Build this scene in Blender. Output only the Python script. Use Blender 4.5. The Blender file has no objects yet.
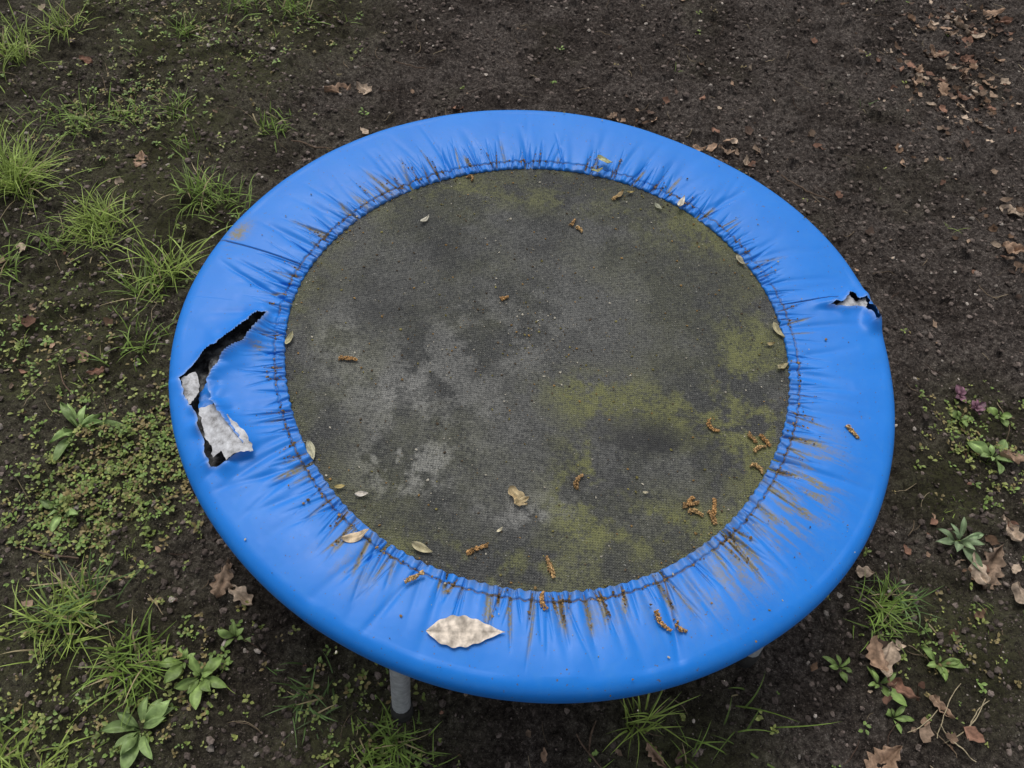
import bpy, math, numpy as np
from mathutils import Matrix, Vector
rng=np.random.default_rng(7)
sc=bpy.context.scene
# ------------------------------------------------------------------ helpers
_tabs={}
def vn(x,y,seed=0):
    if seed not in _tabs: _tabs[seed]=np.random.default_rng(1000+seed).random((256,256))
    T=_tabs[seed]; x=np.asarray(x,float)+37.3; y=np.asarray(y,float)+11.7
    xi=np.floor(x).astype(int); yi=np.floor(y).astype(int); fx=x-xi; fy=y-yi
    fx=fx*fx*(3-2*fx); fy=fy*fy*(3-2*fy); a=xi&255;b=(xi+1)&255;c=yi&255;d=(yi+1)&255
    return (T[a,c]*(1-fx)+T[b,c]*fx)*(1-fy)+(T[a,d]*(1-fx)+T[b,d]*fx)*fy
def fbm(x,y,o=4,seed=0,g=.5):
    s=0;a=1;t=0
    for i in range(o):
        s=s+a*vn(x*2**i,y*2**i,seed+i); t+=a; a*=g
    return s/t
def sstep(a,b,x): 
    t=np.clip((x-a)/(b-a),0,1); return t*t*(3-2*t)
def mk(name,V,F,mat,attr=None,smooth=True,parent=None):
    V=np.asarray(V,np.float32).reshape(-1,3); F=np.asarray(F,np.int32)
    me=bpy.data.meshes.new(name); n=F.shape[1]
    me.vertices.add(len(V)); me.vertices.foreach_set('co',V.ravel())
    me.loops.add(F.size); me.polygons.add(len(F))
    me.polygons.foreach_set('loop_start',np.arange(0,F.size,n,dtype=np.int32))
    me.loops.foreach_set('vertex_index',F.ravel())
    me.polygons.foreach_set('use_smooth',np.full(len(F),smooth))
    me.update(calc_edges=True)
    if attr is not None:
        A=np.ones((len(V),4),np.float32); A[:,:3]=attr
        ca=me.color_attributes.new('Col','FLOAT_COLOR','POINT'); ca.data.foreach_set('color',A.ravel())
    me.materials.append(mat)
    ob=bpy.data.objects.new(name,me); sc.collection.objects.link(ob)
    if parent: ob.parent=parent
    return ob
class Acc:
    def __init__(s): s.V=[];s.F=[];s.C=[];s.n=0
    def add(s,V,F,C):
        V=np.asarray(V).reshape(-1,3); s.V.append(V); s.F.append(np.asarray(F)+s.n)
        s.C.append(np.broadcast_to(np.asarray(C,float),V.shape)); s.n+=len(V)
    def make(s,name,mat,**k): return mk(name,np.concatenate(s.V),np.concatenate(s.F),mat,np.concatenate(s.C),**k)
def gridF(nu,nv,wrap=False):
    i=np.arange(nu if wrap else nu-1)[:,None]; j=np.arange(nv-1)[None]
    i2=(i+1)%nu
    return np.stack([i*nv+j,i2*nv+j,i2*nv+j+1,i*nv+j+1],-1).reshape(-1,4)
# ------------------------------------------------------------------ materials
class NT:
    def __init__(s,name):
        s.m=bpy.data.materials.new(name); s.m.use_nodes=True; s.t=s.m.node_tree; s.b=s.t.nodes['Principled BSDF']; s.o=None
    def n(s,typ,**k):
        x=s.t.nodes.new(typ)
        for a,v in k.items(): setattr(x,a,v)
        return x
    def l(s,a,b): s.t.links.new(a,b)
    def obj(s):
        if s.o is None: s.o=s.n('ShaderNodeTexCoord').outputs['Object']
        return s.o
    def noise(s,scale,detail=3,rough=.6,vec=None):
        x=s.n('ShaderNodeTexNoise'); x.inputs['Scale'].default_value=scale; x.inputs['Detail'].default_value=detail; x.inputs['Roughness'].default_value=rough
        s.l(vec or s.obj(),x.inputs['Vector']); return x.outputs['Fac']
    def ramp(s,fac,stops):
        x=s.n('ShaderNodeValToRGB'); s.l(fac,x.inputs['Fac']); e=x.color_ramp.elements
        while len(e)<len(stops): e.new(.5)
        for a,(p,c) in zip(e,stops): a.position=p; a.color=(*c,1) if hasattr(c,'__len__') else (c,c,c,1)
        return x.outputs['Color']
    def mix(s,fac,a,b,mode='MIX'):
        x=s.n('ShaderNodeMix',data_type='RGBA',blend_type=mode)
        for sock,v in ((x.inputs[0],fac),(x.inputs[6],a),(x.inputs[7],b)):
            if isinstance(v,(int,float)): sock.default_value=v
            elif isinstance(v,tuple): sock.default_value=(*v,1)
            else: s.l(v,sock)
        return x.outputs[2]
    def math(s,op,a,b=0.):
        x=s.n('ShaderNodeMath',operation=op)
        for i,v in enumerate((a,b)):
            if isinstance(v,(int,float)): x.inputs[i].default_value=v
            else: s.l(v,x.inputs[i])
        return x.outputs[0]
    def attr(s):
        a=s.n('ShaderNodeAttribute',attribute_name='Col'); return a.outputs['Color']
    def sep(s,c):
        x=s.n('ShaderNodeSeparateColor'); s.l(c,x.inputs[0]); return x.outputs
    def bump(s,h,dist,strength=1.,prev=None):
        x=s.n('ShaderNodeBump'); x.inputs['Distance'].default_value=dist; x.inputs['Strength'].default_value=strength
        s.l(h,x.inputs['Height']); 
        if prev: s.l(prev,x.inputs['Normal'])
        return x.outputs['Normal']
    def fin(s,col=None,rough=.8,nor=None,spec=.3):
        if col is not None:
            if isinstance(col,tuple): s.b.inputs['Base Color'].default_value=(*col,1)
            else: s.l(col,s.b.inputs['Base Color'])
        if isinstance(rough,(int,float)): s.b.inputs['Roughness'].default_value=rough
        else: s.l(rough,s.b.inputs['Roughness'])
        s.b.inputs['Specular IOR Level'].default_value=spec
        if nor: s.l(nor,s.b.inputs['Normal'])
        return s.m
def m_attr(name,rough,scale,amp,bump=.0005,spec=.3,trans=0,gain=1.):
    t=NT(name); nz=t.noise(scale,2)
    c=t.mix(1.,t.attr(),t.ramp(nz,[(.3,gain*(1-amp)),(.7,gain*(1+amp))]),'MULTIPLY')
    m=t.fin(c,rough,t.bump(nz,bump) if bump else None,spec)
    if trans:
        tr=t.n('ShaderNodeBsdfTranslucent'); t.l(c,tr.inputs['Color']); mx=t.n('ShaderNodeMixShader'); mx.inputs[0].default_value=trans
        t.l(t.b.outputs[0],mx.inputs[1]); t.l(tr.outputs[0],mx.inputs[2]); t.l(mx.outputs[0],t.t.nodes['Material Output'].inputs['Surface'])
    return m
# soil
t=NT('soil'); n2=t.noise(110,5,.85); n3=t.noise(340,2,.6)
c=t.ramp(n2,[(.37,(.026,.0205,.0175)),(.47,(.082,.067,.059)),(.56,(.150,.125,.108)),(.66,(.34,.295,.255))])
a=t.sep(t.attr())
c=t.mix(t.ramp(n3,[(.62,0.),(.68,.85)]),c,(.36,.31,.27))
c=t.mix(t.math('MULTIPLY',a[0],t.ramp(n2,[(.40,.1),(.56,.8)])),c,(.095,.105,.034))
c=t.mix(a[1],c,(.6,.58,.57),'MULTIPLY')
M_soil=t.fin(c,.95,t.bump(n2,.018,1.),.12)
M_crumb=m_attr('soil_crumb',.95,300,.45,0,.12,0,1.5)
M_grass=m_attr('grass_blade',.5,60,.25,0,.3,.25,1.9)
M_weed=m_attr('weed_leaf',.5,90,.3,.0008,.35,.15,1.7)
M_leaf=m_attr('dead_leaf',.8,120,.4,.001,.2,.1,1.2)
M_catkin=m_attr('catkin',.9,500,.4,0,.1,0,1.6)
M_speck=m_attr('debris_speck',.9,500,.3,0,.1)
M_twig=m_attr('twig_bark',.85,200,.35,0,.1,0,1.2)
# mat
t=NT('woven_mat'); o=t.obj(); a=t.sep(t.attr())
w1=t.n('ShaderNodeTexWave',wave_type='BANDS',bands_direction='X',wave_profile='SIN'); w1.inputs['Scale'].default_value=95; t.l(o,w1.inputs['Vector'])
w2=t.n('ShaderNodeTexWave',wave_type='BANDS',bands_direction='Y',wave_profile='SIN'); w2.inputs['Scale'].default_value=95; t.l(o,w2.inputs['Vector'])
for w in (w1,w2): w.inputs['Distortion'].default_value=.6; w.inputs['Detail'].default_value=1
weave=t.math('MULTIPLY',w1.outputs['Fac'],w2.outputs['Fac'])
f1=t.noise(230,5,.85); f2=t.noise(35,5,.75)
base=t.mix(weave,(.028,.029,.029),(.084,.085,.082))
base=t.mix(t.ramp(f1,[(.45,0.),(.62,.5)]),base,(.14,.14,.128))
base=t.mix(t.math('MULTIPLY',a[1],t.ramp(f1,[(.38,.12),(.54,.95)])),base,(.24,.237,.22))
alg=t.math('MULTIPLY',a[0],t.ramp(t.math('ADD',t.math('MULTIPLY',f1,.65),t.math('MULTIPLY',f2,.35)),[(.41,.1),(.54,1.)]))
base=t.mix(alg,base,t.mix(f2,(.105,.112,.042),(.20,.20,.088)))
base=t.mix(t.ramp(t.noise(380,2,.7),[(.65,0.),(.71,.8)]),base,(.28,.275,.25))
base=t.mix(t.math('MULTIPLY',a[2],.6),base,(.024,.024,.025))
M_mat=t.fin(base,.85,t.bump(t.math('ADD',weave,f1),.0013,.9),.25)
# pad vinyl
t=NT('blue_vinyl'); a=t.sep(t.attr()); nb=t.noise(14,3); nf=t.noise(240,4,.75); ns=t.noise(60,4,.75)
c=t.mix(nb,(.004,.155,.57),(.008,.195,.67))
c=t.mix(t.ramp(ns,[(.5,0.),(.8,.22)]),c,(.05,.23,.52))
c=t.mix(t.math('MULTIPLY',a[1],t.ramp(nf,[(.34,.1),(.52,1.)])),c,t.mix(ns,(.11,.098,.026),(.27,.22,.08)))
c=t.mix(t.math('MULTIPLY',a[0],t.ramp(nf,[(.34,.3),(.48,1.)])),c,t.mix(ns,(.045,.03,.011),(.17,.11,.04)))
c=t.mix(a[2],c,(.55,.6,.68))
dots=t.ramp(t.noise(260,2,.5),[(.70,0.),(.74,.8)]); c=t.mix(dots,c,(.10,.08,.05))
M_pad=t.fin(c,t.math('ADD',t.math('MULTIPLY',ns,.25),.33),t.bump(nb,.003,.4),.36)
t=NT('foam_liner'); nf=t.noise(45,5,.7); M_foam=t.fin(t.ramp(nf,[(.38,(.012,.012,.013)),(.52,(.07,.07,.07)),(.7,(.30,.30,.29))]),.9,t.bump(nf,.002),.1)  # grey foam; near-black tones paint the tear's inner shadow into its colour
t=NT('torn_fabric_back'); nf=t.noise(60,5,.7); M_back=t.fin(t.ramp(nf,[(.35,(.20,.195,.19)),(.5,(.46,.46,.47)),(.7,(.70,.71,.73))]),.8,t.bump(nf,.0008),.2)
t=NT('galvanised_steel'); nf=t.noise(120,3); M_steel=t.fin(t.ramp(nf,[(.3,(.24,.25,.26)),(.7,(.46,.47,.48))]),.45,None,.5); 
t=NT('black_rubber'); nf=t.noise(120,3); M_rub=t.fin(t.ramp(nf,[(.3,(.012,.012,.012)),(.7,(.04,.038,.035))]),.7,None,.3)

# ------------------------------------------------------------------ camera
cam=bpy.data.cameras.new('camera'); co=bpy.data.objects.new('camera',cam); sc.collection.objects.link(co)
C=np.array([-.0332,-.661,1.139]); pit=.997; roll=.1004
fw=np.array([0,math.cos(pit),-math.sin(pit)]); up=np.array([0,math.sin(pit),math.cos(pit)]); rt=np.array([1.,0,0])
r2=rt*math.cos(roll)+up*math.sin(roll); u2=up*math.cos(roll)-rt*math.sin(roll)
Mx=Matrix.Identity(4)
for i in range(3): Mx[i][0]=r2[i];Mx[i][1]=u2[i];Mx[i][2]=-fw[i];Mx[i][3]=C[i]
co.matrix_world=Mx; cam.sensor_width=36; cam.lens=27.04; cam.clip_end=500; cam.clip_start=.01; sc.camera=co
# ------------------------------------------------------------------ light
wd=bpy.data.worlds.new('World'); sc.world=wd; wd.use_nodes=True; wt=wd.node_tree
sky=wt.nodes.new('ShaderNodeTexSky'); sky.sky_type='NISHITA'; sky.sun_disc=False
EL,AZ=math.radians(62),math.radians(-20)
sky.sun_elevation=EL; sky.sun_rotation=AZ; sky.dust_density=3
hs=wt.nodes.new('ShaderNodeHueSaturation'); hs.inputs['Saturation'].default_value=.3
wt.links.new(sky.outputs[0],hs.inputs['Color']); wt.links.new(hs.outputs[0],wt.nodes['Background'].inputs['Color']); wt.nodes['Background'].inputs['Strength'].default_value=.15
sl=bpy.data.lights.new('sun','SUN'); sl.energy=1.45; sl.angle=math.radians(28); sl.color=(1,.97,.92)
so=bpy.data.objects.new('sun',sl); sc.collection.objects.link(so)
sd=Vector((math.sin(AZ)*math.cos(EL),math.cos(AZ)*math.cos(EL),math.sin(EL))); so.rotation_euler=sd.to_track_quat('Z','Y').to_euler()
sc.view_settings.view_transform='Standard'; sc.view_settings.look='None'; sc.view_settings.exposure=0

# ------------------------------------------------------------------ ground
def Hh(x,y):
    x=np.asarray(x,float); y=np.asarray(y,float)
    h=.022*(fbm(x*2.5,y*2.5,2,1)-.5)+.014*(fbm(x*11,y*11,3,5)-.5)
    k=np.exp(-(np.maximum(np.hypot(x,y)-2.2,0))**2)
    cl=fbm(x*38,y*38,3,9); 
    return h+k*(.016*(cl-.5)+.009*(vn(x*130,y*130,14)-.5)+.012*sstep(.6,.78,fbm(x*24,y*24,2,17)))
def axis(a,b,step):
    core=np.arange(a,b+step,step); g=[];d=step;p=b
    while p<70: d*=1.16; p+=d; g.append(p)
    g2=[];d=step;p=a
    while p>-70: d*=1.16; p-=d; g2.append(p)
    return np.array(g2[::-1]+list(core)+g)
ax=axis(-1.6,1.6,.005); ay=axis(-.85,1.75,.005)
X,Y=np.meshgrid(ax,ay,indexing='ij')
def green(x,y):   # how weedy the soil is
    g=sstep(-.45,-.75,x)*(.5+.6*sstep(.42,.6,fbm(x*4,y*4,3,21)))
    for cx,cy,r in [(-.66,-.16,.14),(-.60,-.02,.10),(-.62,-.24,.1),(-.2,-.52,.14),(.72,-.04,.1),(.66,-.30,.12),(-.55,-.5,.18),(.8,.1,.08),(.25,-.52,.12),(-.9,.95,.25),(-.65,1.1,.2)]:
        g=np.maximum(g,np.exp(-((x-cx)**2+(y-cy)**2)/r**2)*1.1)
    return np.clip(g+.22*sstep(.6,.75,fbm(x*5,y*5,3,25)),0,1)
gcol=np.stack([green(X,Y),sstep(.4,.65,fbm(X*9,Y*9,5,30,.65)),0*X],-1).reshape(-1,3)
mk('ground',np.stack([X,Y,Hh(X,Y)],-1),gridF(len(ax),len(ay)),M_soil,gcol)
# crumbs
ph=(1+5**.5)/2
IV=np.array([(-1,ph,0),(1,ph,0),(-1,-ph,0),(1,-ph,0),(0,-1,ph),(0,1,ph),(0,-1,-ph),(0,1,-ph),(ph,0,-1),(ph,0,1),(-ph,0,-1),(-ph,0,1)])/1.9
IF=np.array([(0,11,5),(0,5,1),(0,1,7),(0,7,10),(0,10,11),(1,5,9),(5,11,4),(11,10,2),(10,7,6),(7,1,8),(3,9,4),(3,4,2),(3,2,6),(3,6,8),(3,8,9),(4,9,5),(2,4,11),(6,2,10),(8,6,7),(9,8,1)])
def rocks(P,S,col,jit=.3,flat=.7,seed=3):
    r=np.random.default_rng(seed); n=len(P); V=IV[None]*(1+jit*(r.random((n,12,1))-.5)*2)
    sc3=S[:,None,None]*np.stack([np.ones(n),.6+.4*r.random(n),flat*(.6+.4*r.random(n))],-1)[:,None]
    V=V*sc3; a=r.random(n)*6.28; ca,sa=np.cos(a)[:,None],np.sin(a)[:,None]
    V=np.stack([V[...,0]*ca-V[...,1]*sa,V[...,0]*sa+V[...,1]*ca,V[...,2]],-1)+P[:,None]
    F=(IF[None]+12*np.arange(n)[:,None,None]).reshape(-1,3)
    return V.reshape(-1,3),F,np.repeat(col,12,axis=0)
n=100000; x=rng.uniform(-1.6,1.6,n); y=rng.uniform(-.85,1.75,n)
keep=fbm(x*9,y*9,3,40)+.35*rng.random(n)>.56; x,y=x[keep],y[keep]; n=len(x)
S=.0011+.0055*rng.random(n)**5+.004*(rng.random(n)>.994)
b=(.45+1.4*rng.random(n)**2)[:,None]; col=np.array([.070,.056,.048])*b; li=rng.random(n)>.955; col[li]=np.array([.20,.175,.15])*(.6+.8*rng.random((li.sum(),1)))
V,F,Cc=rocks(np.stack([x,y,Hh(x,y)+S*.3],-1),S,col); mk('soil_crumbs',V,F,M_crumb,Cc,smooth=False)

# ------------------------------------------------------------------ trampoline
tr=bpy.data.objects.new('mini_trampoline',None); sc.collection.objects.link(tr)
INN=[(-6,359),(7,359),(20,362),(33,361),(48,361),(62,358),(77,354),(88,351),(99,349),(111,348),(122,349),(134,353),(150,357),(161,360),(169,363),(179,363),(-171,359),(-157,358),(-146,360),(-134,363),(-122,368),(-109,371),(-99,372),(-90,373),(-81,374),(-72,374),(-63,372),(-55,368),(-45,365),(-32,360),(-20,359)]
OUT=[(-180,516),(-160,511),(-148,505),(-134,497),(-121,493),(-109,490),(-90,491),(-75,493),(-64,496),(-54,498),(-43,503),(-32,506),(-21,505),(-10,506),(3,509),(15,516),(23,520),(31,516),(41,512),(59,500),(71,499),(90,500),(114,501),(138,507),(150,509),(165,513)]
def polar(tab):
    tab=sorted(tab); a=np.array([p[0] for p in tab],float); r=np.array([p[1] for p in tab])/1000
    g=np.arange(-180,180,1.); v=np.interp(g,a,r,period=360)
    k=np.exp(-(np.arange(-20,21)/7.)**2); k/=k.sum(); v=np.convolve(np.concatenate([v[-20:],v,v[:20]]),k,'valid')
    return lambda th:np.interp(np.degrees(th),g,v,period=360)
Rin,Rout=polar(INN),polar(OUT)
ZM=.249
nt=4000; th=np.linspace(-np.pi,np.pi,nt,endpoint=False)
ri,ro=Rin(th),Rout(th); ri=ri+.0014*np.sin(th*173)*vn(th*20,0*th,50)
Wd=ro-ri; ca=.02
flat=np.concatenate([np.linspace(0,.02,17)[:-1]/.13,np.linspace(.02,.13,38)/.13])
cols=[] ; o1=np.ones(nt)
def add(d,z,wr): cols.append((d*o1,z*o1,wr*o1))
add(.008,.2475,0); add(.003,.2470,0); add(-.001,.2490,.1); add(-.001,.252,.5)
for q in flat:
    add(q*(Wd-ca),.2545+.009*np.sin(np.clip(q*1.15,0,1)*np.pi/2)-.003*q**3,1)
for k in range(1,10):
    a=k/9*math.pi/2; add(Wd-ca+ca*np.sin(a),.2605-ca+ca*np.cos(a),.6*(1-k/9))
for k in range(1,7): add(Wd-.004*(k/6)**2,.2405-.032*k/6,0)
add(Wd-.010,.2055,0); add(Wd-.018,.2075,0)
D=np.stack([c[0] for c in cols],1); Z=np.stack([c[1] for c in cols],1); WR=np.stack([c[2] for c in cols],1)
TH=np.broadcast_to(th[:,None],D.shape)
dz=np.zeros_like(D); dirt=np.zeros_like(D); stain=np.zeros_like(D)
def angw(t):  # dirtiness by bearing
    d=np.degrees(t); return np.interp(d,[-180,-150,-125,-100,-60,-25,-5,30,70,110,135,165,180],[.45,.5,.8,1,1,1,.4,.4,.45,.5,.9,.7,.45],period=360)
r=np.random.default_rng(11); pockets=[]
def fold(t0,w,L,dep,tilt,dk,st):
    lo=int((t0+np.pi)/(2*np.pi)*nt); idx=np.arange(lo-85,lo+86)%nt
    Di=D[idx]; dt=((TH[idx]-t0-tilt*Di+np.pi)%(2*np.pi)-np.pi)*.42
    fall=np.clip(1-np.clip(Di-.006,0,1)/L,0,1)**.8
    dz[idx]-=dep*np.exp(-(dt/w)**2)*fall*WR[idx]
    Ld=L*.75
    dirt[idx]+=dk*np.exp(-(dt/(w*.62))**2)*np.clip(2-2*Di/Ld,0,1)*(Di>.002); stain[idx]+=st*np.exp(-(dt/(w*1.5))**2)*np.clip(3-3*Di/(L*.95),0,1)*(Di>.010)
    if dk>.4: pockets.append((t0,tilt,Ld))
for i in range(340):
    t0=r.uniform(-np.pi,np.pi); aw=angw(t0)
    L=r.uniform(.02,.050)+(.045*r.random()**2)*(1 if aw>.6 else .6)
    fold(t0,r.uniform(.0009,.0024),L,r.uniform(.001,.0032),r.uniform(-.7,.7),(r.random()<aw*.38)*r.uniform(.4,1.2),(r.random()<aw**2*.5)*r.uniform(.5,1.4))
for i in range(90):
    t0=r.uniform(-np.pi,np.pi); fold(t0,r.uniform(.004,.008),r.uniform(.07,.14),r.uniform(.001,.0034),r.uniform(-.6,.6),0,0)
fold(math.radians(178),.0035,.12,.006,-.9,0,0); fold(math.radians(174),.003,.10,.004,-.6,0,0)
# hem stitched groove, gathers, soft outer undulation
g=np.exp(-((D-.012-.0008*(vn(TH*40,0*TH,67)-.5))/.0012)**2)*(WR>.9); dz-=.0022*g; dirt+=g*np.clip(.40+1.4*(vn(TH*24,0*TH,60)-.4)+.4*(angw(TH)-.5),0,.95)
ph2=TH*150+9*vn(TH*9,0*TH,61); dz+=.0013*np.sin(ph2)*np.exp(-np.clip(D,0,1)/.016)*WR; dirt+=.22*np.clip(-np.sin(ph2),0,1)**3*np.exp(-np.clip(D,0,1)/.012)*angw(TH)
dz+=.0022*(vn(TH*14,D*9,62)-.5)*sstep(.02,.08,D)*WR+.0045*(vn(TH*5+9,D*5,64)-.5)*sstep(.03,.1,D)*WR
stain+=np.exp(-np.clip(D,0,1)/.010)*angw(TH)*.6*vn(TH*40,D*60,63)
for (aa,dd,s1,s2,am) in [(-49,.045,14,.035,.5),(-29,.055,9,.03,.75),(-78,.03,8,.02,.3),(141,.02,9,.02,.5),(-170,.03,2.5,.012,.8),(165,.125,3,.012,.8),(-118,.05,7,.02,.25)]:
    q=((np.degrees(TH)-aa+180)%360-180)/s1; stain+=am*np.exp(-q*q-((D-dd)/s2)**2)*sstep(.44,.6,fbm(TH*45,D*18,4,66,.7))*1.4
# radial seams
for a0,d0,d1,sl_ in [(167,.0,.5,0),(15.6,0,.095,-.12)]:
    dt=(TH-math.radians(a0)-sl_*D+np.pi)%(2*np.pi)-np.pi; g=np.exp(-(dt*.45/.0009)**2)*(D<d1)*(D>.004); dz-=.003*g*WR; dirt+=g*.8
RR=ri[:,None]+D
mm=lambda s:[tuple(float(q)/1000 for q in p.split(',')) for p in s.split()]
tear1=mm('-387,-15 -398,-27 -417,-57 -441,-81 -455,-106 -473,-136 -455,-167 -435,-189 -414,-225 -405,-245 -393,-262 -379,-259 -359,-230 -393,-199 -418,-173 -435,-139 -426,-106 -399,-65')
tear2=mm('425,98 448,109 460,128 468,114 486,124 485,108 494,79 487,72 477,103 450,98')
Xp,Yp,Zp=RR*np.cos(TH),RR*np.sin(TH),Z+dz
def sdist(px,py,poly):
    P=np.array(poly); Q=np.roll(P,-1,0); best=np.full(px.shape,9.); bx=px*0;by=py*0; ins=np.zeros(px.shape,bool)
    for (x0,y0),(x1,y1) in zip(P,Q):
        ex,ey=x1-x0,y1-y0; t=np.clip(((px-x0)*ex+(py-y0)*ey)/(ex*ex+ey*ey),0,1); cx,cy=x0+t*ex,y0+t*ey; d=np.hypot(px-cx,py-cy)
        m=d<best; best=np.where(m,d,best); bx=np.where(m,cx,bx); by=np.where(m,cy,by)
        cr=((y0>py)!=(y1>py)); xx=x0+(py-y0)*ex/(ey if abs(ey)>1e-9 else 1e-9); ins^=cr&(px<xx)
    return np.where(ins,-best,best),bx,by
F=gridF(nt,D.shape[1],True)
XY=np.stack([Xp.ravel(),Yp.ravel()],1); Zr=Zp.ravel().copy(); top=(WR.ravel()>.15); kill=np.zeros(len(F),bool)
def jag(poly,amp,seed,n=5):
    P=np.array(poly);o=[];q=np.random.default_rng(seed)
    for a,b in zip(P,np.roll(P,-1,0)):
        for k in range(n):
            p=a+(b-a)*k/n; e=(b-a)/np.hypot(*(b-a)); o.append(p+np.array([-e[1],e[0]])*amp*q.normal())
    return np.array(o)
scuff=np.zeros(XY.shape[0])
for tp,cell in ((tear1,.0022),(tear2,.0022)):
    poly=jag(tp,.0008,4)
    near=(np.abs(XY[:,0]-poly[:,0].mean())<.16)&(np.abs(XY[:,1]-poly[:,1].mean())<.16)&top; ii=np.where(near)[0]
    s,bx,by=sdist(XY[ii,0],XY[ii,1],poly); m=np.abs(s)<cell
    XY[ii[m],0]=bx[m];XY[ii[m],1]=by[m]
    Zr[ii]+=(.002+.018*sstep(.3,.8,fbm(XY[ii,0]*30,XY[ii,1]*30,2,77)))*np.exp(-np.abs(s)/.012); scuff[ii]=np.maximum(scuff[ii],.6*np.exp(-np.maximum(s,0)/.0014))
    s2=np.full(len(XY),9.); s2[ii]=np.where(m,0,s)
    kill|=(s2[F].min(1)<0)|((s2[F]<=0).all(1))
Vp=np.stack([XY[:,0],XY[:,1],Zr],-1)
attr=np.stack([np.clip(dirt,0,1).ravel(),np.clip(stain,0,.9).ravel(),scuff],-1)
mk('pad',Vp,F[~kill],M_pad,attr,parent=tr)
# foam under cover
tt=np.linspace(-np.pi,np.pi,720,endpoint=False); qs=np.linspace(.1,.94,14)
T2,Q2=np.meshgrid(tt,qs,indexing='ij'); R2=Rin(T2)+Q2*(Rout(T2)-Rin(T2))
mk('foam',np.stack([R2*np.cos(T2),R2*np.sin(T2),.239+.007*fbm(T2*40,Q2*8,3,70)],-1),gridF(720,14,True),M_foam,parent=tr)
def patch(name,poly,zf,mat,step=.0015):
    P=jag(poly,.0008,9); x=np.arange(P[:,0].min()-step,P[:,0].max()+2*step,step); y=np.arange(P[:,1].min()-step,P[:,1].max()+2*step,step)
    Xg,Yg=np.meshgrid(x,y,indexing='ij'); s,bx,by=sdist(Xg,Yg,P); m=np.abs(s)<step*.7
    Xg=np.where(m,bx,Xg);Yg=np.where(m,by,Yg); s=np.where(m,0,s); Fg=gridF(len(x),len(y)); sf=s.ravel()[Fg]
    Fg=Fg[(sf<=0).all(1)]
    cx,cy=P.mean(0); return mk(name,np.stack([Xg,Yg,zf(Xg,Yg,cx,cy)],-1),Fg,mat,parent=tr)
fl=[mm('-434,-180 -416,-174 -398,-188 -386,-196 -358,-217 -345,-238 -362,-244 -374,-254 -386,-240 -395,-250 -402,-232 -412,-224 -422,-204'),mm('-473,-136 -457,-123 -445,-141 -444,-163 -448,-176 -461,-160'),mm('-442,-130 -446,-97 -425,-66 -393,-29 -397,-47 -418,-72 -430,-95 -435,-119 -434,-138'),mm('431,101 448,109 460,128 468,114 486,124 485,108 470,98 450,98'),mm('-441,-128 -433,-126 -428,-150 -424,-172 -430,-184 -440,-174 -446,-150')]
patch('torn_flap_1',fl[0],lambda x,y,cx,cy:.270+.007*np.sin((x-cx)*70+(y-cy)*25)+.004*(fbm(x*60,y*60,3,71)-.5),M_back)
patch('torn_flap_2',fl[1],lambda x,y,cx,cy:.260+.010*(fbm(x*45,y*45,2,72)-.5),M_back)
patch('torn_flap_3',fl[2],lambda x,y,cx,cy:.254+.008*(fbm(x*40,y*40,2,73)-.5),M_foam)
patch('torn_flap_4',fl[3],lambda x,y,cx,cy:.263+.004*(fbm(x*60,y*60,2,74)-.5),M_back)
patch('torn_flap_5',fl[4],lambda x,y,cx,cy:.251+.010*(fbm(x*50,y*50,2,75)-.5),M_pad)
# mat
nr,na=330,1100; rr=np.linspace(0.0005,1,nr); tt=np.linspace(-np.pi,np.pi,na,endpoint=False)
T2,R_=np.meshgrid(tt,rr,indexing='ij'); Rm=R_*(Rin(T2)+.012); Xm,Ym=Rm*np.cos(T2),Rm*np.sin(T2)
Zm=ZM-.006*(1-R_**2)+.0015*(fbm(Xm*9,Ym*9,2,80)-.5)
edge=np.exp(-(1-R_)*Rin(T2)/.030)
def blob(x0,y0,ru,rv): return np.exp(-(((Xm-x0)/ru)**2+((Ym-y0)/rv)**2))
nA=fbm(Xm*9,Ym*9,6,82,.6); nB=fbm(Xm*16+5,Ym*16,6,90,.72); 
alg=.18*sstep(.42,.7,nA)+.7*edge*sstep(.35,.55,nB)
for u,v,a_,b_,k in [(.09,-.09,.07,.035,1.5),(.23,-.11,.09,.045,1.4),(.30,-.02,.05,.11,1.1),(.07,-.22,.035,.08,1.4),(.17,-.27,.11,.04,1.1),(-.05,.28,.2,.03,.6),(.24,.23,.10,.04,.6),(-.05,-.34,.13,.025,.8),(.31,-.17,.04,.06,1.1)]: alg=alg+k*blob(u,v,a_,b_)*sstep(.36,.54,nB)
dark=np.zeros_like(alg)
for u,v,a_,b_,k in [(.15,-.17,.075,.05,1.3),(-.01,.18,.035,.025,.8),(-.15,.15,.05,.04,.5),(-.24,.04,.08,.05,.5)]: dark=dark+k*blob(u,v,a_,b_)*sstep(.34,.48,nA)
alg=alg*(1-.9*np.clip(dark,0,1))
grey=.25*sstep(.45,.62,fbm(Xm*7,Ym*7,7,195,.72))
for u,v,a_,b_,k in [(-.15,-.22,.055,.04,1.3),(-.18,-.24,.04,.03,.8),(-.22,-.12,.06,.05,.5),(-.06,.02,.15,.09,.35),(-.13,-.11,.1,.1,.5),(.02,-.27,.08,.03,.8),(-.29,-.04,.03,.06,.7)]: grey=grey+k*blob(u,v,a_,b_)*sstep(.43,.60,fbm(Xm*18,Ym*18,6,99,.75))
mk('mat',np.stack([Xm,Ym,Zm],-1),gridF(na,nr,True),M_mat,np.stack([np.clip(alg,0,1),np.clip(grey,0,1),np.clip(dark,0,1)],-1).reshape(-1,3),parent=tr)
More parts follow.
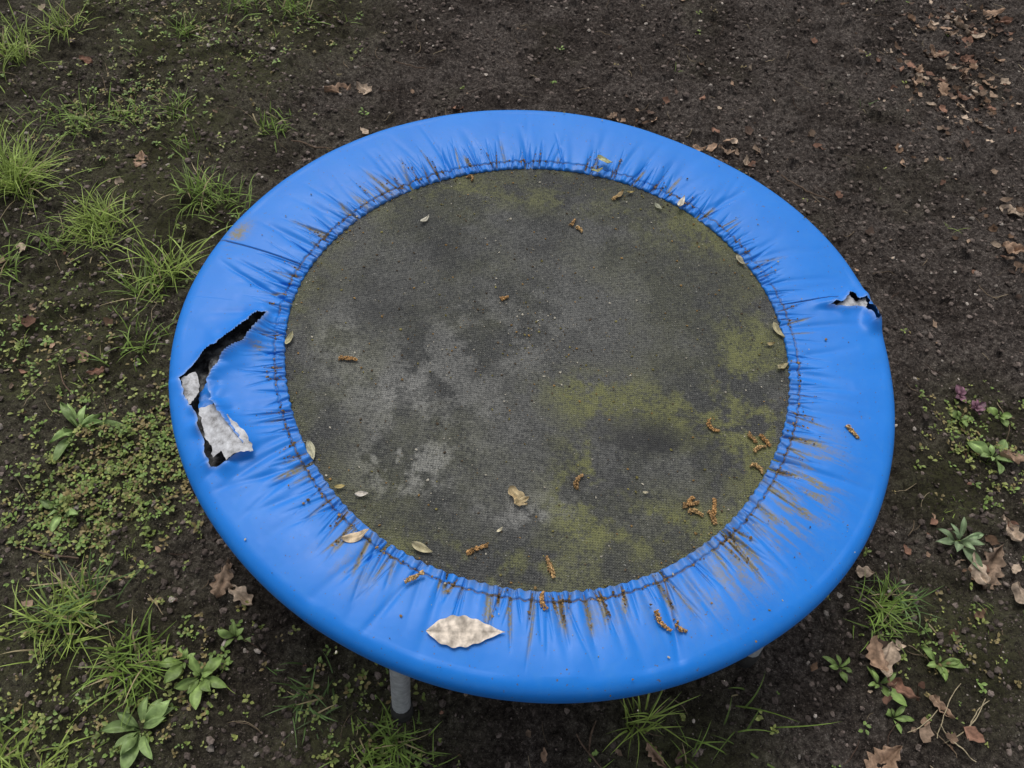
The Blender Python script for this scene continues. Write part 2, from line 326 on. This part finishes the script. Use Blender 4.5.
# tubes
def tube(P,R,ns=10):
    P=np.asarray(P,float); R=np.broadcast_to(R,len(P)); V=[]
    for i,p in enumerate(P):
        t=P[min(i+1,len(P)-1)]-P[max(i-1,0)]; t/=np.linalg.norm(t)+1e-12
        a=np.cross(t,[0,0,1] if abs(t[2])<.9 else [1,0,0]); a/=np.linalg.norm(a); b_=np.cross(t,a)
        k=np.arange(ns)*2*np.pi/ns; V.append(p+R[i]*(np.cos(k)[:,None]*a+np.sin(k)[:,None]*b_))
    V=np.concatenate(V); F=[]
    for i in range(len(P)-1):
        for k in range(ns): F.append((i*ns+k,i*ns+(k+1)%ns,(i+1)*ns+(k+1)%ns,(i+1)*ns+k))
    return V,np.array(F)
k=np.linspace(0,2*np.pi,121); V,F=tube(np.stack([.468*np.cos(k),.468*np.sin(k),.224+0*k],-1),.0125,12); mk('frame_ring',V,F,M_steel,parent=tr)
for i in range(6):
    a=math.radians(-106.2+60*i); d=np.array([math.cos(a),math.sin(a),0]); g0=float(Hh(.495*d[0],.495*d[1]))
    z=lambda R,h:d*R+np.array([0,0,h])
    V,F=tube([z(.468,.226),z(.474,.19),z(.490,.06),z(.494,.03+g0)],.0125,16); mk(f'leg_{i+1}',V,F,M_steel,parent=tr)
    V,F=tube([z(.4925,.042+g0),z(.493,.040+g0),z(.4955,.004+g0),z(.4958,-.004+g0),z(.4958,-.0045+g0)],[.0127,.0150,.0155,.014,.001],16); mk(f'rubber_foot_{i+1}',V,F,M_rub,parent=tr)
# ------------------------------------------------------------------ leaves & plants
def leafV(L,Wd,nu=11,nv=5,lobes=0,lamp=.3,curl=.2,cup=.3,noise=.0,seed=0,peak=.9,pw=.8):
    r=np.random.default_rng(seed); u=np.linspace(0,1,nu); v=np.linspace(-1,1,nv); U,Vv=np.meshgrid(u,v,indexing='ij')
    w=np.abs(np.sin(np.pi*U**peak))**pw
    if lobes: w=w*(1+lamp*np.sin(U*lobes*2*np.pi+Vv*.6+r.random()*6))
    w=np.clip(w,.03,2)
    x=U*L; y=Vv*w*Wd/2; z=cup*np.abs(y)*1.0+curl*L*(U-.5)**2*2
    z=z+noise*L*(vn(U*3+r.random()*99,Vv*2+r.random()*99,3)-.5)
    return np.stack([x,y,z],-1).reshape(-1,3),gridF(nu,nv)
def place(V,pos,yaw,pitch=0,rollv=0):
    R=(Matrix.Rotation(yaw,3,'Z')@Matrix.Rotation(-pitch,3,'Y')@Matrix.Rotation(rollv,3,'X')); return V@np.array(R).T+np.array(pos)
DL=[(.30,.20,.135),(.40,.31,.23),(.13,.08,.05),(.20,.11,.075),(.24,.17,.12),(.09,.06,.045)]
lit=Acc()
def dleaf(acc,x,y,L,yaw,col,z=None,lobes=4,aspect=.5,seed=0,lamp=.28,curl=.15,noise=.2,tilt=.2,mott=0,cup=.15,pw=.8,nu=21):
    V,F=leafV(L,L*aspect,nu,9,lobes,lamp,curl,cup,noise,seed,.75,pw)
    V[:,0]-=L/2; z=float(Hh(x,y))+.006 if z is None else z
    r=np.random.default_rng(seed+5); c=np.array(col)*(.85+.3*r.random())
    vein=np.abs(np.tile(np.linspace(-1,1,9),nu))<.1
    cc=c*np.where(vein,.7,1)[:,None]
    if mott: cc=cc*(1-mott*sstep(.45,.65,fbm(V[:,0]*120,V[:,1]*120,3,88)))[:,None]
    acc.add(place(V,(x,y,z),yaw,r.uniform(-.75,.75)*tilt,r.uniform(-1,1)*tilt),F,cc)
LX=[(-50,83),(-44,84),(-85,53),(-106,81),(-43,-32),(-40,-34),(21,-50),(54,-35),(53,-34),(56,-38),(75,-18),(72,-19),(96,51),(106,135),(114,140),(116,135),(97,131),(80,-11),(52,-48),(78,-23),(62,-40),(-74,1),(13,82),(100,64),(95,118),(98,113),(94,104),(98,102),(39,74),(43,71),(83,2),(54,-21),(33,75),(104,120),(101,128),(108,130),(90,112)]
LL=[62,50,50,40,60,50,40,60,50,50,80,50,60,60,60,50,40,50,60,50,40,30,30,50,50,40,50,40,35,30,50,30,30,45,40,50,35]
for i,((x,y),L) in enumerate(zip(LX,LL)):
    dleaf(lit,x/100,y/100,L/1000,rng.random()*6.3,DL[[0,1,0,3,4,1][i%6]],seed=i,lobes=[4,3,5,2][i%4],curl=rng.uniform(.1,.5),noise=.35,aspect=rng.uniform(.35,.6),mott=.3)
def frag(x,y,L,i):
    V,F=leafV(L,L*rng.uniform(.35,.8),6,3,2,.3,.3,.3,.35,i,.8); c=np.array(DL[rng.integers(6)])*rng.uniform(.5,1.2)
    lit.add(place(V,(x,y,float(Hh(x,y))+.003),rng.random()*6.3,rng.uniform(-.3,.3),rng.uniform(-.5,.5)),F,c)
for i in range(3000):
    x=rng.uniform(-1.6,1.6); y=rng.uniform(-.85,1.75)
    p=.09+.3*math.exp(-((x-1.0)**2+(y-1.0)**2)/.12)+.4*math.exp(-((x-.38)**2+(y-.70)**2)/.04)+.18*(x>.5)*(fbm(x*4,y*4,2,120)>.55)+.2*math.exp(-((x-.6)**2+(y+.38)**2)/.03)+.15*(math.hypot(x,y)<.55)
    if rng.random()<p: frag(x,y,.006+.024*rng.random()**1.8,i)
for cx,cy,sx,sy,n in [(.97,1.06,.07,.09,150),(1.07,1.36,.09,.05,80),(.40,.73,.06,.05,30),(.16,.80,.05,.03,18),(.95,.55,.05,.1,25),(.57,-.37,.06,.05,14),(.74,-.2,.05,.04,12),(-.80,.05,.08,.06,16),(-1.05,.25,.1,.08,12)]:
    for i in range(n): frag(cx+rng.normal(0,sx),cy+rng.normal(0,sy),.009+.022*rng.random()**1.5,i)
lit.make('leaf_litter',M_leaf)
# grass blades (vectorised)
gr=Acc()
def blades(x,y,n,L,spread,lean,wd,col,rr=rng):
    K=7; az=rr.uniform(0,2*np.pi,n)
    bx=x+rr.normal(0,spread,n); by=y+rr.normal(0,spread,n); bz=Hh(bx,by)-.003
    Ls=L*rr.uniform(.35,1.15,n); le=np.clip(rr.normal(lean,.3,n),.08,1.5); cv=rr.uniform(.3,1.5,n); w=wd*rr.uniform(.6,1.2,n)
    s=np.linspace(0,1,K); ang=le[:,None]+cv[:,None]*s[None]; ds=Ls[:,None]/(K-1)
    h=np.cumsum(np.sin(ang)*ds,1)-np.sin(ang[:,:1])*ds; zz=np.cumsum(np.cos(ang)*ds,1)-np.cos(ang[:,:1])*ds
    zz=np.maximum(zz,.004*s)
    tw=rr.uniform(-.3,.3,n)[:,None]*s; ca_,sa_=np.cos(az[:,None]+tw),np.sin(az[:,None]+tw)
    P=np.stack([bx[:,None]+h*ca_,by[:,None]+h*sa_,bz[:,None]+zz],-1)
    wv=w[:,None]*np.clip(1.05-s**1.8,0.04,1)*np.minimum(1,.5+s*3); side=np.stack([-sa_,ca_,.25*np.ones_like(ca_)],-1)
    V=np.stack([P-side*wv[...,None]/2,P+side*wv[...,None]/2],2).reshape(-1,3)
    F=(gridF(K,2)[None]+(2*K)*np.arange(n)[:,None,None]).reshape(-1,4)
    c=np.array(col)[None]*rr.uniform(.6,1.35,n)[:,None]; dry=rr.random(n)>.92; c[dry]=np.array([.22,.18,.10])
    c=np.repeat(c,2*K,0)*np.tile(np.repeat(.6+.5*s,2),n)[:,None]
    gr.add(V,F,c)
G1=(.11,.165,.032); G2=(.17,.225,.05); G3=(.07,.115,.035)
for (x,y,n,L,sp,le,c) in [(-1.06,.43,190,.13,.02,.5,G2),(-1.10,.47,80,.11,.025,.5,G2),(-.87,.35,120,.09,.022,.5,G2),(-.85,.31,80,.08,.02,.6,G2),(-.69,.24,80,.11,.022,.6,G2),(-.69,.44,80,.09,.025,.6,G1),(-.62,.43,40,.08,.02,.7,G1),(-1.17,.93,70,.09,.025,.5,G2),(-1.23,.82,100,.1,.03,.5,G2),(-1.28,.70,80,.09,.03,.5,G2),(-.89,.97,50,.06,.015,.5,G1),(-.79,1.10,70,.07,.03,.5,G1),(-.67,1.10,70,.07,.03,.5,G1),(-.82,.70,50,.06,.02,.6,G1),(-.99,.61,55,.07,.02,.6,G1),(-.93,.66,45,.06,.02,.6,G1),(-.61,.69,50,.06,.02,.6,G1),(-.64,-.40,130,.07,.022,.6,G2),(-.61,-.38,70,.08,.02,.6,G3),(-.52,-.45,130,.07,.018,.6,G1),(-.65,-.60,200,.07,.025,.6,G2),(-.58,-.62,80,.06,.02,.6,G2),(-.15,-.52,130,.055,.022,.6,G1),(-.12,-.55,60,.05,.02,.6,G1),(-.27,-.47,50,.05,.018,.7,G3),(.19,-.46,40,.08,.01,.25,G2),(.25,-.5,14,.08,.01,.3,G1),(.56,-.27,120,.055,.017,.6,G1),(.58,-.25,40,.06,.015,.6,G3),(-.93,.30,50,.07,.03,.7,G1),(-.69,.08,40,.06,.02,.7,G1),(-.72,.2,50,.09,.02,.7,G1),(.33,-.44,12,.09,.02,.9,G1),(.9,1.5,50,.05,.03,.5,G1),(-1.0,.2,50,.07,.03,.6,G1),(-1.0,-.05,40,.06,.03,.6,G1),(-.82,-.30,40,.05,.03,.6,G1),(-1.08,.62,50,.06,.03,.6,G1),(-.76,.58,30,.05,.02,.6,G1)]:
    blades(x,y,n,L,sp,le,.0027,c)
# loose sprigs in weedy soil
for i in range(800):
    x=rng.uniform(-1.6,1.6); y=rng.uniform(-.85,1.75)
    if rng.random()<float(green(x,y))*.75+.012 and math.hypot(x,y)>.52: blades(x,y,rng.integers(3,9),rng.uniform(.02,.045),.006,.6,.0016,[G1,G2,G3][rng.integers(3)])
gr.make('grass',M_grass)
# dry straw and twigs
st=Acc()
def straw(x,y,L,yaw,rad,col,bend=.3,zoff=.004,n=9):
    s=np.linspace(-.5,.5,n); a=yaw+bend*s*2+.25*(vn(s*5+x*90,s*0+y*70,130)-.5)
    px=x+np.cumsum(np.cos(a))*L/n-np.cos(yaw)*L/2; py=y+np.cumsum(np.sin(a))*L/n-np.sin(yaw)*L/2
    V,F=tube(np.stack([px,py,Hh(px,py)*.6+float(Hh(x,y))*.4+zoff],-1),rad*(1-.6*np.abs(s)),5); st.add(V,F,col)
for i in range(750):
    x=rng.uniform(-1.5,1.5); y=rng.uniform(-.8,1.6); straw(x,y,rng.uniform(.012,.06),rng.random()*6.3,rng.uniform(.0004,.0009),np.array([(.16,.12,.08),(.06,.04,.03),(.25,.2,.13)][rng.integers(3)])*rng.uniform(.6,1.2),rng.uniform(-.8,.8))
for x0,y0,x1,y1,rd in [(-57,65,-47,63,.0022),(-74,-30,-65,-31,.0018),(-39,95,-31,93,.0015),(50,69,61,62,.0018),(10,-48,14,-52,.0014),(-81,2,-76,-4,.0015),(61,-45,69,-38,.001),(61,-42,65,-47,.001),(70,-38,64,-45,.0008),(13,-46,12,-51,.0016),(66,-36,60,-44,.0008),(56,-44,62,-40,.0009)]:
    a=(x0/100,y0/100); b=(x1/100,y1/100); straw((a[0]+b[0])/2,(a[1]+b[1])/2,math.dist(a,b),math.atan2(b[1]-a[1],b[0]-a[0]),rd,(.10,.07,.05) if rd>.00125 else (.3,.25,.16),.25,.006,14)
st.make('twigs',M_twig)
# rosette weeds: individual plants
def rosette(name,x,y,n,L,asp,col,up=.35,lobes=0,seed=0,peak=1.3):
    A=Acc(); r=np.random.default_rng(seed); z0=float(Hh(x,y))
    for i in range(n):
        yaw=i*2.399+r.normal(0,.35); l=L*r.uniform(.55,1.15)*(1-.45*i/n); p=up*r.uniform(.1,1.2)+.5*i/n
        V,F=leafV(l,l*asp*r.uniform(.75,1.1),12,5,lobes,.2,-.35,.2,.22,seed*50+i,peak); u=np.repeat(np.linspace(0,1,12),5); vv=np.tile(np.linspace(-1,1,5),12)
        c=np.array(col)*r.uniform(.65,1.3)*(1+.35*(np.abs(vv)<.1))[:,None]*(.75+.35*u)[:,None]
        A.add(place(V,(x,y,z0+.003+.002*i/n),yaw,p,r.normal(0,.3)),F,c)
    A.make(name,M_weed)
GL=(.14,.20,.07); GM=(.11,.16,.045); PU=(.12,.06,.08)
for i,(x,y,n,L,asp,col,u_) in enumerate([(-.73,-.10,9,.072,.28,GL,.35),(-.70,-.24,8,.045,.32,GL,.3),(-.48,-.53,11,.066,.34,GL,.25),(-.42,-.46,9,.050,.42,GM,.3),(-.45,-.44,7,.04,.42,GM,.4),(.71,-.14,11,.058,.28,(.14,.19,.10),.35),(.63,-.34,8,.034,.4,GM,.3),(.53,-.38,8,.038,.38,GM,.3),(.48,-.36,7,.026,.4,GM,.3),(.80,.02,9,.046,.42,GL,.4),(.55,-.42,7,.034,.38,GM,.3),(-.39,-.40,7,.032,.42,GM,.4),(.80,.12,10,.022,.6,PU,.5),(.83,.10,8,.026,.6,GM,.5),(.78,.15,9,.020,.6,PU,.6),(.77,.10,8,.024,.6,GM,.5)]):
    rosette('weed_plant',x,y,n,L,asp,col,u_,0,i+1,1.35)
# creeping cover / seedlings
sg=Acc()
def seedling(x,y,s,col,n):
    z0=float(Hh(x,y))+.002; y0=rng.random()*6.3
    for k in range(n):
        V,F=leafV(s*rng.uniform(.7,1.2),s*.6,4,3,0,0,-.2,.3,0,0,1.2)
        sg.add(place(V,(x+rng.normal(0,s*.35),y+rng.normal(0,s*.35),z0+s*.5*rng.random()),y0+k*2.4,rng.uniform(0,.7)),F,np.array(col)*rng.uniform(.6,1.3))
GS=[(.11,.165,.04),(.10,.13,.03),(.16,.18,.05),(.14,.11,.045)]
for i in range(4200):
    x=rng.uniform(-1.6,1.6); y=rng.uniform(-.85,1.75)
    if math.hypot(x,y)<.5: continue
    if rng.random()<float(green(x,y))**1.3*.8+.03: seedling(x,y,rng.uniform(.003,.010),GS[rng.integers(4)],rng.integers(3,7))
for cx,cy,r_,n in [(-.66,-.17,.075,600),(-.60,-.10,.05,200),(-.70,-.26,.04,180),(-.57,-.20,.05,130),(-.45,-.46,.05,120),(.78,.05,.05,160),(-.98,.62,.06,140),(-.90,.72,.05,120),(-.60,-.57,.06,220),(-.2,-.5,.06,90),(.64,-.32,.05,60),(-.85,.05,.06,120),(-.95,1.0,.1,140),(-.7,1.08,.1,90)]:
    for i in range(n): seedling(cx+rng.normal(0,r_),cy+rng.normal(0,r_),rng.uniform(.003,.009),GS[rng.integers(4)],rng.integers(3,6))
sg.make('ground_cover_weeds',M_weed)
# ------------------------------------------------------------------ things lying on the trampoline
def topz(x,y):
    r_=math.hypot(x,y); t=math.atan2(y,x); a=float(Rin(t)); return .262 if r_>a+.02 else (.256 if r_>a-.003 else ZM-.006*(1-(r_/a)**2))
ck=Acc()
def catkin(x,y,L,yaw,col=(.26,.13,.045),R=.0033,seed=0):
    r=np.random.default_rng(seed); n=int(110*L/.02); s=r.random(n); a=yaw+.35*r.normal()*(s-.5)*2; q=r.random(n)*6.28
    tap=R*np.clip(1.1-.6*s,0,1)*r.uniform(.3,1,n)
    px=x+(s-.5)*L*np.cos(a)-np.sin(yaw)*tap*np.cos(q); py=y+(s-.5)*L*np.sin(a)+np.cos(yaw)*tap*np.cos(q)
    pz=topz(x,y)+R*.9+tap*np.sin(q)*.8
    V,F,Cc=rocks(np.stack([px,py,pz],-1),.0011*r.uniform(.7,1.4,n),np.array(col)[None]*r.uniform(.45,1.5,n)[:,None],.5,1,seed); ck.add(V,F,Cc)
CX=[(-263,-71),(38,233),(50,221),(240,-123),(208,-240),(214,-249),(237,-242),(234,-255),(302,-148),(312,-136),(295,-134),(299,-177),(-55,-327),(33,-337),(37,-346),(26,-385),(62,-222),(-123,-374),(163,-398),(185,-403),(427,-117),(-57,67),(-133,310),(105,297),(207,-234)]
CL=[(25,0),(16,1.2),(14,-.8),(25,-.9),(22,.3),(20,-.3),(25,1.4),(18,2),(20,.6),(20,-.9),(18,-.9),(20,-.6),(27,.5),(20,1.9),(15,-1.2),(22,1.8),(22,1.2),(24,.6),(28,-.9),(16,-.6),(22,-1),(12,.5),(16,-.9),(12,1),(14,1)]
for i,((x,y),(L,yw)) in enumerate(zip(CX,CL)):
    catkin(x/1000,y/1000,L/1000,yw,[(.25,.145,.06),(.21,.13,.06),(.28,.185,.085)][i%3],seed=i)
ck.make('catkins',M_catkin)
A=Acc(); dleaf(A,-.057,-.430,.088,.08,(.58,.50,.41),.2655,6,.40,2,.06,.02,.035,.02,.3,.06,1.15,41); A.make('fallen_leaf',M_leaf)
A=Acc(); dleaf(A,-.011,-.256,.034,-.8,(.42,.33,.19),ZM+.002,2,.45,3,.25,.4,.3); dleaf(A,-.007,-.260,.022,.6,(.38,.30,.17),ZM+.003,2,.4,5,.2,.4,.3); A.make('fallen_leaf',M_leaf)
sm=Acc()
SM=[(-196,205,.020,1,(.50,.47,.38)),(-200,-330,.034,.4,(.46,.36,.24)),(-121,-334,.028,-.3,(.36,.32,.2)),(-205,-272,.018,.1,(.5,.46,.4)),(84,366,.028,-.4,(.40,.40,.22)),(212,291,.026,1.2,(.52,.47,.38)),(176,284,.018,-.9,(.3,.3,.22)),(348,51,.028,-1,(.34,.30,.18)),(348,-12,.022,.6,(.3,.26,.15)),(303,183,.022,-1,(.32,.29,.2)),(-280,-220,.028,-1.1,(.42,.40,.28)),(-349,-50,.022,1.3,(.36,.33,.2)),(72,347,.02,.3,(.3,.3,.15)),(113,305,.02,1,(.28,.2,.1)),(-234,-265,.014,.3,(.3,.24,.1)),(335,26,.014,.3,(.25,.2,.1)),(130,312,.014,.3,(.3,.24,.1)),(-30,-300,.010,.8,(.4,.36,.25)),(150,-230,.009,.2,(.4,.36,.25))]
for i,(x,y,L,yw,c) in enumerate(SM):
    x/=1000;y/=1000; dleaf(sm,x,y,L,yw,c,topz(x,y)+.004,0,.38,i+60,.1,.3,.2)
sm.make('leaf_fragments',M_leaf)
n=2200; a=rng.uniform(-np.pi,np.pi,n); q=1-rng.random(n)**1.7*.97; e=rng.random(n)>.88
rr_=np.where(e,Rin(a)+.14*rng.random(n)**2,q*(Rin(a)-.003)); x,y=rr_*np.cos(a),rr_*np.sin(a)
# crumbs caught in the gathered folds and along the stitched hem
px=[];py=[]
for t0,tl,L in pockets:
    for k in range(rng.integers(3,10)):
        d=.008+(L-.008)*rng.random()**1.6; tt_=t0+tl*d+rng.normal(0,.0016); rad=float(Rin(tt_))+d; px.append(rad*math.cos(tt_)); py.append(rad*math.sin(tt_))
for k in range(420):
    tt_=rng.uniform(-np.pi,np.pi)
    if rng.random()<angw(tt_): rad=float(Rin(tt_))+.012+rng.normal(0,.0012); px.append(rad*math.cos(tt_)); py.append(rad*math.sin(tt_))
x=np.concatenate([x,px]); y=np.concatenate([y,py]); m=len(px)
z=np.array([topz(p,q_) for p,q_ in zip(x,y)]); z[-m:]-=.0025; S=np.concatenate([.0005+.0016*rng.random(n)**3,.0008+.0013*rng.random(m)**2])
z[-m:]+=np.where(np.hypot(x[-m:],y[-m:])<Rin(np.arctan2(y[-m:],x[-m:]))+.02,.001,0)
pal=np.array([(.24,.15,.06),(.38,.35,.28),(.08,.06,.04),(.18,.16,.06)]); pc=pal[rng.integers(4,size=n+m)]; pc[-m:]=np.array([(.26,.16,.065),(.14,.09,.04),(.09,.06,.03)])[rng.integers(3,size=m)]
V,F,Cc=rocks(np.stack([x,y,z+S*.5],-1),S,pc*rng.uniform(.6,1.2,(n+m,1)),.4,.6,9)
mk('debris_specks',V,F,M_speck,Cc,smooth=False)
